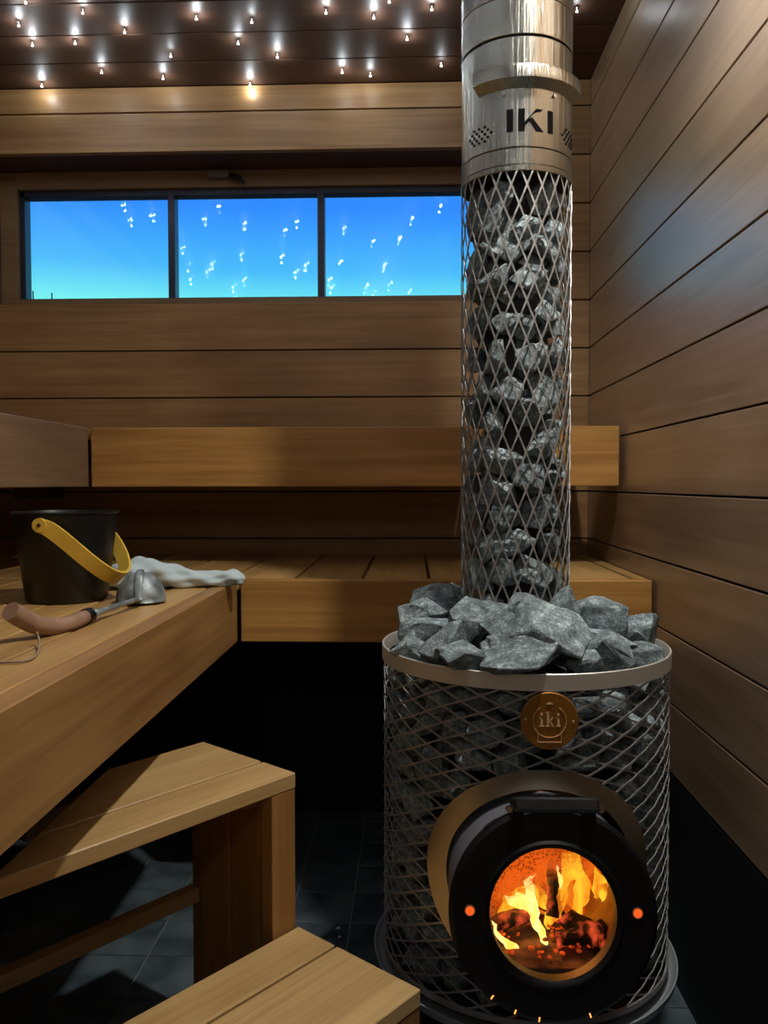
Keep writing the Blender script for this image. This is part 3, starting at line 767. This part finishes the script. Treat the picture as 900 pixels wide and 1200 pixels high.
# heap on top: (px, py, Y, width px, height px, tilt deg, rock, label)
heap = [
 (488, 757, 1.445, 56, 34, -14, 0, 'pale stone lying against the rim at the far left of the heap on the stove'),
 (519, 755, 1.385, 54, 46, 10, 1, 'squarish stone near the left front of the heap, behind the rim'),
 (543, 771, 1.340, 62, 32, -12, 2, 'low stone against the rim between the squarish stone and the largest front stone'),
 (582, 762, 1.375, 46, 34, 30, 3, 'small upright wedge stone just left of the largest front stone'),
 (607, 770, 1.325, 92, 46, 4, 4, 'broad low stone at the front centre of the heap, above the badge'),
 (684, 774, 1.345, 50, 26, -4, 5, 'small stone sunk at the front rim right of centre'),
 (711, 766, 1.375, 60, 46, -26, 6, 'dark faced stone leaning at the right front of the heap'),
 (748, 770, 1.430, 52, 34, -10, 7, 'pale flat stone against the rim at the right of the heap'),
 (497, 739, 1.455, 60, 28, 12, 8, 'flat stone above the squarish stone at the left of the heap'),
 (497, 719, 1.540, 56, 36, 6, 9, 'rounded stone at the left edge of the heap, second from the back'),
 (510, 702, 1.640, 58, 30, 8, 10, 'long stone at the back left of the heap beside the flue'),
 (545, 727, 1.430, 54, 44, 40, 11, 'pale stone in front of the left side of the flue'),
 (575, 718, 1.440, 54, 28, 6, 12, 'low stone against the left front foot of the flue'),
 (590, 734, 1.400, 56, 34, -6, 13, 'greenish pale stone in the middle of the heap, behind the broad front stone'),
 (612, 714, 1.435, 48, 36, 28, 2, 'stone standing at the foot of the flue, left of the largest slanting stone'),
 (650, 740, 1.370, 84, 58, -32, 4, 'large stone slanting down to the right in the middle of the heap'),
 (655, 716, 1.425, 44, 42, 24, 1, 'upright stone against the right front foot of the flue'),
 (698, 722, 1.500, 68, 42, -16, 7, 'large pale stone right of the flue at the back of the heap'),
 (702, 746, 1.440, 80, 24, -8, 9, 'thin flat stone bridging the right side of the heap'),
 (748, 736, 1.530, 56, 48, -38, 3, 'stone at the far right back of the heap, standing above the rim'),
 (538, 694, 1.560, 18, 28, 60, 5, 'tiny upright stone touching the left side of the flue'),
 (673, 762, 1.395, 44, 26, -20, 8, 'shaded stone in the hollow beneath the large slanting stone'),
]
for px, py, Y, w, h, tilt, k, lab in heap:
    c = atY(px, py, Y); m_ = Y / F
    me = ROCKS[k % len(ROCKS)]
    stone(c, (w * m_ * 1.06, (w + h) / 2 * m_ * 1.15, h * m_ * 1.15), (random.uniform(-.2, .2), math.radians(-tilt), random.uniform(-.35, .35)), lab, 'stones heaped on the stove', me)
l3 = 'half hidden stone low in the heap between the larger stones'
for k in range(58):
    a = random.uniform(0, 2 * PI); r = math.sqrt(random.uniform(.36, 1)) * .222
    x = SX + r * math.cos(a); y = SY + r * math.sin(a)
    if math.hypot(x - PX, y - PY) < .125: continue
    zz = .742 + .030 * (1 - r / .24) - (.02 if y < 1.4 else 0) + random.uniform(-.012, .008)
    stone((x, y, zz), (random.uniform(.055, .08), random.uniform(.05, .07), random.uniform(.035, .055)), (random.uniform(-.5, .5), random.uniform(-.5, .5), random.uniform(0, 6)), 'half hidden stone low in the heap, ' + ('left of the flue' if x < PX - .12 else 'right of the flue' if x > PX + .12 else 'in front of the flue' if y < PY else 'behind the flue'), 'filling stones low in the heap')
# back of heap behind the flue
for k, a in enumerate((60, 85, 110, 135)):
    aa = math.radians(a); stone((SX + .195 * math.cos(aa), SY + .195 * math.sin(aa), .80), (.08, .06, .05), (.2 * k, .3, aa), 'stone behind the flue at the back of the heap', 'stones behind the flue on the heap')

# pale chips on the floor beside the lowest step
chip_m = plain('pale_chip', (.75, .76, .74), .7)
for px, py, lb_ in ((396, 1088, 'small pale chip lying on the dark floor tiles, the larger of two'), (398, 1098, 'small pale chip lying on the dark floor tiles, the smaller of two')):
    p = atZ(px, py, .001); s_ = .006 if py < 1090 else .0035
    o = link('chip', finish(prism_bm([(p.x - s_, p.y - s_ * .6), (p.x + s_ * .7, p.y - s_ * .5), (p.x + s_, p.y + s_ * .6), (p.x - s_ * .4, p.y + s_ * .8)], .0006, .003, .0006)), chip_m); tag(o, lb_, 'chip')

# ------------------------------------------------------------------ the fire
log_m, nt, b = newmat('burning_log'); L = nt.links.new
t = N(nt, 'ShaderNodeTexCoord'); n = N(nt, 'ShaderNodeTexNoise'); n.inputs['Scale'].default_value = 42; n.inputs['Detail'].default_value = 6; L(t.outputs['Object'], n.inputs['Vector'])
r = N(nt, 'ShaderNodeValToRGB'); r.color_ramp.elements[0].position = .50; r.color_ramp.elements[1].position = .72
r.color_ramp.elements[0].color = (0, 0, 0, 1); r.color_ramp.elements[1].color = (1, .10, .03, 1); L(n.outputs[0], r.inputs[0])
L(r.outputs[0], b.inputs['Emission Color']); b.inputs['Emission Strength'].default_value = .9
b.inputs['Base Color'].default_value = (.012, .006, .004, 1); b.inputs['Roughness'].default_value = .95; bump(nt, b, n.outputs[0], .8, .006)
def log(pts, r, label):
    P2 = smooth_path(pts, 6); b = tube_bm(P2, [r * (1 + .12 * noise.noise(p * 30)) for p in P2], 12)
    for v in b.verts: v.co += Vector((1, 1, 1)) * .004 * noise.noise(v.co * 60)
    return tag(link('burning_log', finish(b), log_m), label, 'log', 'logs in the fire')
FZ = DZ - .090
log([(DX + .085, DY + .06, FZ + .012), (DX + .02, DY + .16, FZ + .022), (DX - .01, DY + .24, FZ + .022)], .017, 'charred glowing log lying low across the right of the fire')
log([(DX + .018, DY + .10, FZ + .028), (DX + .026, DY + .13, FZ + .075), (DX + .030, DY + .15, FZ + .108)], .011, 'upright burning log standing in the middle of the flames')
log([(DX - .09, DY + .10, FZ + .005), (DX - .045, DY + .12, FZ + .014), (DX + .00, DY + .13, FZ + .010)], .013, 'short dark log at the left foot of the fire')
log([(DX + .02, DY + .075, FZ + .004), (DX + .06, DY + .08, FZ + .009), (DX + .10, DY + .10, FZ + .012)], .012, 'thin glowing log at the front right of the fire')
emb_m, nt, b = newmat('glowing_embers'); L = nt.links.new
t = N(nt, 'ShaderNodeTexCoord'); n = N(nt, 'ShaderNodeTexNoise'); n.inputs['Scale'].default_value = 60; n.inputs['Detail'].default_value = 5; L(t.outputs['Object'], n.inputs['Vector'])
r = N(nt, 'ShaderNodeValToRGB'); r.color_ramp.elements[0].position = .35; r.color_ramp.elements[1].position = .66
r.color_ramp.elements[0].color = (.10, .008, .001, 1); r.color_ramp.elements[1].color = (1, .085, .008, 1); L(n.outputs[0], r.inputs[0])
L(r.outputs[0], b.inputs['Emission Color']); b.inputs['Emission Strength'].default_value = .8; b.inputs['Base Color'].default_value = (.012, .005, .003, 1)
bmx = []
rnd = random.Random(4)
for k in range(170):
    bb = bmesh.new(); bmesh.ops.create_icosphere(bb, subdivisions=1, radius=1)
    s = rnd.uniform(.002, .004); bb.transform(Matrix.Translation((DX + rnd.uniform(-.075, .075), DY + rnd.uniform(.035, .30), FZ + rnd.uniform(-.004, .004))) @ Matrix.Diagonal((s * 1.3, s * 1.3, s * .8, 1))); bmx.append(bb)
tag(link('embers', finish(merge(bmx)), emb_m), 'bed of glowing orange embers under the burning logs', 'embers', kind='stuff')

def flame_mat(name, c_lo, c_hi, s, dens, sc=26):
    m, nt, b = newmat(name); L = nt.links.new; nt.nodes.remove(b)
    t = N(nt, 'ShaderNodeTexCoord'); mp = N(nt, 'ShaderNodeMapping'); mp.inputs['Scale'].default_value = (1.4, 1.4, .55); L(t.outputs['Object'], mp.inputs[0])
    n = N(nt, 'ShaderNodeTexNoise'); n.inputs['Scale'].default_value = sc; n.inputs['Detail'].default_value = 5; n.inputs['Distortion'].default_value = .8; L(mp.outputs[0], n.inputs['Vector'])
    r = N(nt, 'ShaderNodeValToRGB'); r.color_ramp.elements[0].position = .36; r.color_ramp.elements[1].position = .64
    r.color_ramp.elements[0].color = (*c_lo, 1); r.color_ramp.elements[1].color = (*c_hi, 1); L(n.outputs[0], r.inputs[0])
    em_ = N(nt, 'ShaderNodeEmission'); L(r.outputs[0], em_.inputs[0]); em_.inputs[1].default_value = s
    tr_ = N(nt, 'ShaderNodeBsdfTransparent'); mr = N(nt, 'ShaderNodeMapRange'); mr.inputs[1].default_value = .30; mr.inputs[2].default_value = .55; mr.inputs[3].default_value = dens; mr.inputs[4].default_value = 1
    L(n.outputs[0], mr.inputs[0]); mx = N(nt, 'ShaderNodeMixShader'); L(mr.outputs[0], mx.inputs[0]); L(tr_.outputs[0], mx.inputs[1]); L(em_.outputs[0], mx.inputs[2])
    L(mx.outputs[0], nt.nodes['Material Output'].inputs[0]); return m
FM = {'w': flame_mat('white_hot_flame', (1, .55, .06), (1, .80, .30), 1.7, .6), 'y': flame_mat('yellow_flame', (1, .25, .01), (1, .60, .03), 1.15, .25), 'o': flame_mat('orange_flame', (.85, .07, .004), (1, .20, .01), .85, .15)}
fire = root('fire', (DX, DY + .15, FZ), 'bright yellow and orange fire burning behind the round door glass', 'fire')
def tongue(kind, pts, rad, flat=(1, .45)):
    """pts: (pixel x, pixel y, distance) along the flame"""
    P2 = smooth_path([atY(*q) for q in pts], 10); R2 = lerp_list([q for q in rad], 10); g = {'w': 1.05, 'y': 1.35, 'o': 1.3}[kind]
    b = tube_bm(P2, [max(.0006, q * g) for q in R2], 16, flat)
    for v in b.verts: v.co += Vector((noise.noise(v.co * 45), .3 * noise.noise(v.co * 50), noise.noise(v.co * 40 + Vector((5, 5, 5))))) * .009 + Vector((noise.noise(v.co * 120), 0, noise.noise(v.co * 110))) * .003
    o = link('flame', finish(b), FM[kind], fire, True); return o
Yf = DY + .12
tongue('w', [(640, 1114, Yf - .03), (632, 1090, Yf - .03), (622, 1062, Yf - .03), (620, 1036, Yf - .02), (624, 1022, Yf - .02)], [.005, .0085, .0155, .011, .002])
tongue('w', [(622, 1070, Yf - .02), (612, 1058, Yf - .02), (602, 1056, Yf - .02), (592, 1050, Yf)], [.012, .014, .009, .001])
tongue('y', [(642, 1080, Yf + .02), (650, 1055, Yf + .02), (655, 1032, Yf + .03), (650, 1008, Yf + .03)], [.012, .030, .034, .003], (1, .35))
tongue('y', [(676, 1060, Yf + .03), (682, 1036, Yf + .03), (674, 1018, Yf + .04), (680, 1000, Yf + .04)], [.014, .030, .024, .002], (1, .35))
tongue('y', [(640, 1058, Yf + .04), (624, 1046, Yf + .04), (602, 1056, Yf + .04), (584, 1066, Yf + .05)], [.018, .020, .014, .002])
tongue('w', [(662, 1044, Yf + .0), (657, 1030, Yf + .0), (652, 1012, Yf + .0)], [.003, .008, .001])
tongue('w', [(606, 1112, DY + .05), (592, 1106, DY + .05), (581, 1094, DY + .06), (573, 1076, DY + .07)], [.001, .0075, .006, .001])
tongue('o', [(655, 1108, Yf + .06), (655, 1080, Yf + .07), (652, 1045, Yf + .07), (640, 1008, Yf + .07)], [.014, .034, .036, .008])
tongue('o', [(598, 1110, Yf + .08), (598, 1085, Yf + .08), (600, 1050, Yf + .08), (606, 1022, Yf + .08)], [.026, .042, .034, .008])
tongue('o', [(704, 1094, Yf + .10), (706, 1070, Yf + .10), (704, 1040, Yf + .10), (690, 1010, Yf + .1)], [.030, .042, .036, .008])
tongue('y', [(668, 1075, Yf + .05), (668, 1050, Yf + .05), (664, 1028, Yf + .05), (668, 1002, Yf + .05)], [.020, .044, .044, .010], (1, .3))
tongue('y', [(700, 1062, Yf + .06), (704, 1042, Yf + .06), (700, 1020, Yf + .06)], [.012, .022, .004], (1, .3))
tongue('y', [(700, 1034, Yf), (711, 1031, Yf), (721, 1026, Yf)], [.001, .0045, .001])
tongue('o', [(668, 1112, Yf + .0), (670, 1090, Yf), (664, 1060, Yf), (672, 1035, Yf)], [.004, .014, .012, .002])
pl = bpy.data.lights.new('fire_light', 'POINT'); pl.energy = 2.2; pl.color = (1, .30, .05); pl.shadow_soft_size = .03
po = bpy.data.objects.new('fire_light', pl); col.objects.link(po); po.location = (DX - .03, DY + .17, DZ + .03)

# ------------------------------------------------------------------ bucket
BK = atZ(73, 700, LZ); BX, BY = -.687, 1.615
bk = root('sauna_bucket', (BX, BY, LZ), 'matt black round bucket with a yellow bentwood handle on the left bench', 'bucket')
hB = .175
bw = link('pail', finish(lathe_bm([(.0001, 0), (.075, 0), (.0775, .003), (.0985, hB - .004), (.1015, hB - .002), (.1015, hB), (.0980, hB), (.0955, hB - .006), (.074, .006), (.0001, .006)], 72, (BX, BY, LZ + .0005))), M['satin_black'], bk); shade_angle(bw, 35)
yel = plain('yellow_bentwood', (.78, .48, .055), .42, nscale=12, nbump=.1, c2=(.88, .60, .09))
a_dir = Vector((-.05, -.9987, 0)); d_h = Vector((.9987, -.05, 0))
Rp = .1005; zp = LZ + hB - .022
pts = []; n = 40
for k in range(n + 1):
    t = PI * k / n
    c_ = math.cos(t); s_ = math.sin(t)
    p = Vector((BX, BY, zp)) + a_dir * (c_ * (Rp + .003)) + d_h * (s_ ** .80 * .110) + Vector((0, 0, -.108 * s_ ** 1.15))
    pts.append(p)
b = bmesh.new(); rows = []
dd = (d_h * .110 + Vector((0, 0, -.108))).normalized(); nrm = a_dir.cross(dd).normalized()
for k, p in enumerate(pts):
    t = (pts[min(k + 1, n)] - pts[max(k - 1, 0)]).normalized()
    o_ = t.cross(nrm).normalized(); wv = nrm
    # strap lies flat against the bucket at the ends
    wd = .0150
    rows.append([b.verts.new(p + wv * wd + o_ * .0028), b.verts.new(p - wv * wd + o_ * .0028), b.verts.new(p - wv * wd - o_ * .0028), b.verts.new(p + wv * wd - o_ * .0028)])
for A, B in zip(rows, rows[1:]):
    for q in range(4): b.faces.new((A[q], A[(q + 1) % 4], B[(q + 1) % 4], B[q]))
b.faces.new(rows[0][::-1]); b.faces.new(rows[-1])
bmesh.ops.recalc_face_normals(b, faces=b.faces)
hb = link('handle', finish(b), yel, bk); shade_angle(hb, 40)
for s in (1, -1):
    p = Vector((BX, BY, zp)) + a_dir * (s * (Rp + .002)); ex = a_dir * s
    link('strap_end', finish(tube_bm([p - ex * .0005, p + ex * .0065], .0136, 20)), yel, bk)
    link('rivet', finish(tube_bm([p + ex * .0062, p + ex * .0085], .0036, 12)), plain('dark_rivet', (.10, .05, .02), .5, .5) if s > 0 else bpy.data.materials['dark_rivet'], bk)

# ------------------------------------------------------------------ ladle
la_ = root('ladle', (-.50, 1.40, LZ), 'ladle with a curved wooden handle and grey metal bowl lying in front of the bucket', 'ladle')
lw = plain('pale_ladle_wood', (.36, .215, .14), .5, nscale=26, nbump=.25, c2=(.27, .15, .095))
pewter = plain('tarnished_pewter', (.16, .19, .20), .48, .5, nscale=45, nbump=.4, c2=(.46, .53, .55))
hpts = [atY(12, 716, 1.165), atY(26, 724, 1.185), atY(46, 733, 1.21), atY(74, 733, 1.26), atY(101, 722.5, 1.325)]
hr = [.0142, .0150, .0142, .0125, .0110]
shift = Vector((0, 0, 0))
hw = link('handle', finish(tube_bm(smooth_path(hpts, 8), lerp_list(hr, 8), 20)), lw, la_); shade_angle(hw, 50)
p0 = atY(101, 722.5, 1.325); p1 = atY(106, 720.5, 1.335); p2 = atY(160, 702.5, 1.50)
link('ferrule', finish(tube_bm([p0 + (p0 - p1) * .2, p0, p1], [.0128, .0132, .0125], 18)), M['black_metal'], la_)
link('shank', finish(tube_bm([p1, p1.lerp(p2, .15), p2], [.0095, .0055, .0042], 12)), pewter, la_, True)
bc = Vector((atY(165, 701, 1.575).x, 1.575, LZ + .003)); rb = .047
prof = [(rb, 0), (rb + .0015, .0015), (rb, .003)] + [(rb * math.cos(q), .003 + .054 * math.sin(q)) for q in [PI / 2 * k / 10 for k in range(1, 10)]] + [(.0003, .057)]
inner = [(max(.0002, r_ - .0022), max(0, h_ - .0022)) for r_, h_ in prof[::-1]]
bowl = link('bowl', finish(lathe_bm(prof + inner, 48, tuple(bc))), pewter, la_, True); shade_angle(bowl, 60)
d_ = (p2 - bc); d_.z = 0; d_.normalize(); sideways = Vector((-d_.y, d_.x, 0))
stp = [p2 + Vector((0, 0, .0)), bc + d_ * (rb + .004) + Vector((0, 0, .008)), bc + d_ * (rb * .90) + Vector((0, 0, .032)), bc + d_ * (rb * .55) + Vector((0, 0, .052)), bc + Vector((0, 0, .0600))]
link('strap', finish(tube_bm(smooth_path(stp, 6), .0075, 12, (1, .22))), pewter, la_, True)
cord = plain('leather_cord', (.30, .22, .14), .6)
cp = [atY(43, 742, 1.205), atY(45, 750, 1.20), atY(46, 757, 1.19)]
cpp = [atZ(43, 741, LZ + .018), atZ(46, 752, LZ + .006), atZ(44, 765, LZ + .002), atZ(34, 773, LZ + .002), atZ(12, 776, LZ + .002), atZ(-12, 774, LZ + .002), atZ(-30, 760, LZ + .002)]
link('cord', finish(tube_bm(smooth_path(cpp, 8), .0017, 8)), cord, la_, True)

# ------------------------------------------------------------------ towel twisted along the bench
tw_m = plain('pale_towel', (.52, .62, .65), .9, spec=.2, nscale=90, nbump=.4, ndist=.001)
tp = [(126, 684, 1.78, .018), (140, 676, 1.78, .032), (160, 672, 1.79, .039), (182, 672, 1.80, .037), (206, 675, 1.81, .029), (232, 677, 1.82, .021), (256, 675.5, 1.83, .020), (274, 674, 1.84, .022), (284, 673, 1.85, .012)]
cen = smooth_path([Vector((atY(a, 680, Yy).x, Yy, LZ + rr * .80)) for a, b__, Yy, rr in tp], 8); rad = lerp_list([q[3] for q in tp], 8)
b = bmesh.new(); rings = []; nn_ = 36
for i, p in enumerate(cen):
    t = (cen[min(i + 1, len(cen) - 1)] - cen[max(i - 1, 0)]).normalized(); s = t.cross(Vector((0, 0, 1))).normalized(); u = s.cross(t)
    tw = i * .16; ring = []
    for k in range(nn_):
        a = 2 * PI * k / nn_
        fold = 1 + .13 * math.sin(3 * (a + tw)) + .06 * math.sin(7 * a - tw * 2) + .10 * noise.noise(Vector((math.cos(a) * 1.5, math.sin(a) * 1.5, i * .12)))
        v = p + s * math.cos(a) * rad[i] * 1.15 * fold + u * math.sin(a) * rad[i] * .85 * fold
        v.z = max(v.z, LZ + .0008); ring.append(b.verts.new(v))
    rings.append(ring)
for A, B in zip(rings, rings[1:]):
    for k in range(nn_):
        j = (k + 1) % nn_; b.faces.new((A[k], A[j], B[j], B[k]))
b.faces.new(rings[0][::-1]); b.faces.new(rings[-1])
tw_ = link('towel', finish(b), tw_m, None, True); tag(tw_, 'pale grey towel twisted into a roll behind the ladle on the bench corner', 'towel')

# ------------------------------------------------------------------ tiny ceiling lights
star_m = emit('star_light_crystal', (.93, .97, 1.0), 8)
cap_m = M['chrome']
def star_mesh(s):
    b = lathe_bm([(.0001, 0), (.0040 * s, 0), (.0048 * s, -.003 * s), (.0042 * s, -.005 * s), (.0001, -.0052 * s)], 10)
    return finish(b)
base_me = star_mesh(1.0); base_me.materials.append(cap_m)
tip_me = finish(lathe_bm([(.0001, 0), (.0008, -.003), (.0038, -.0095), (.0001, -.0105)], 5)); tip_me.materials.append(star_m)
vis = [(30, 2, 1), (22, 29, .9), (38, 52, 1.2), (49, 100, 1), (97, 14, 1.2), (88, 50, 1), (146, 37, 1), (119, 84, .8), (230, 21, 1.2), (295, 25, .45), (279, 50, .8),
       (325, 66, 1), (200, 65, .3), (191, 91, .8), (293, 99, 1.1), (382, 14, 1), (438, 20, 1.3), (506, 10, 1.2), (477, 45, 1), (401, 84, 1), (434, 88, .55), (517, 76, .35), (456, 1, .8), (676, 12, .4)]
stars = []
for px, py, s in vis:
    p = atZ(px, py, ZC - .010); stars.append((p.x, min(p.y, Y1 - .012), s, True))
rnd = random.Random(11); tries = 0
while len(stars) < 92 and tries < 5000:
    tries += 1
    x = rnd.uniform(-1.4, .50); y = rnd.uniform(-.85, 2.12)
    if math.hypot(x - PX, y - PY) < .16 or any(math.hypot(x - q[0], y - q[1]) < .145 for q in stars): continue
    stars.append((x, y, rnd.uniform(.5, 1.2), False))
ordw = ['first', 'second', 'third', 'fourth', 'fifth', 'sixth', 'seventh', 'eighth', 'ninth', 'tenth', 'eleventh', 'twelfth']
boards = {}
for i, (x, y, s, v) in enumerate(stars):
    if v:
        k = max(0, min(len(CY) - 1, int((CY[0] - y) // .1565))); boards.setdefault(k, []).append((x, i))
bn = {0: 'on the ceiling board against the back wall', 1: 'on the second ceiling board from the back wall', 2: 'on the third ceiling board from the back wall', 3: 'on the fourth ceiling board from the back wall'}
lab = {}
for k, l in boards.items():
    for j, (x, i) in enumerate(sorted(l)): lab[i] = 'star light %s, %s from left' % (bn.get(k, bn[3]), ordw[j])
for i, (x, y, s, v) in enumerate(stars):
    o = root('star_light', (x, y, ZC), lab.get(i, 'tiny white star light on the ceiling nearer the viewer than the flue'), 'light', 'star lights on the ceiling')
    for nm, me in (('mount', base_me), ('crystal', tip_me)):
        c_ = bpy.data.objects.new(nm, me); col.objects.link(c_); c_.parent = o
        c_.location = (0, 0, -.0005 if nm == 'mount' else -.005)
    ld = bpy.data.lights.new('star_lamp', 'POINT'); ld.energy = STAR_W * s; ld.shadow_soft_size = .0032; ld.color = (.90, .97, 1.0)
    lo = bpy.data.objects.new('star_lamp', ld); col.objects.link(lo); lo.location = (x, y, ZC - .020)

# ceiling light added out of view to brighten the room from above
DLX, DLY = .36, 1.12
dn = root('added_ceiling_light', (DLX, DLY, ZC), 'added unseen ceiling light that brightens the heap, steps and benches', 'lamp')
link('bezel', finish(lathe_bm([(.030, -.001), (.038, -.001), (.038, -.005), (.030, -.007)], 32, (DLX, DLY, ZC), close=True)), M['chrome'], dn, True)
link('fill_diffuser', finish(lathe_bm([(.0001, -.002), (.030, -.002)], 32, (DLX, DLY, ZC))), emit('added_ceiling_diffuser', (1, .96, .9), 5), dn)
dl = bpy.data.lights.new('added_ceiling_lamp', 'SPOT'); dl.energy = ADDED_DOWN_W; dl.spot_size = math.radians(150); dl.spot_blend = .8; dl.shadow_soft_size = .03; dl.color = (1.0, .96, .88)
do = bpy.data.objects.new('added_ceiling_lamp', dl); col.objects.link(do); do.location = (DLX, DLY, ZC - .012)

# unseen light added on the front wall as fill from behind the viewer
wlamp = root('added_wall_light', (-.2, Y0, 1.95), 'added unseen fill light on the front wall behind the viewer', 'lamp')
link('back_plate', box(-.32, -.08, Y0 + .001, Y0 + .015, 1.85, 2.05, .003), M['chrome'], wlamp)
link('fill_diffuser', box(-.30, -.10, Y0 + .016, Y0 + .06, 1.87, 2.03, .01), emit('added_wall_diffuser', (1, .93, .82), 1.0), wlamp)
al = bpy.data.lights.new('added_wall_fill', 'AREA'); al.energy = ADDED_WALL_W; al.size = .2; al.color = (1, .95, .88)
ao = bpy.data.objects.new('added_wall_fill', al); col.objects.link(ao); ao.location = (-.2, Y0 + .075, 1.95); ao.rotation_euler = (math.radians(90), 0, 0)
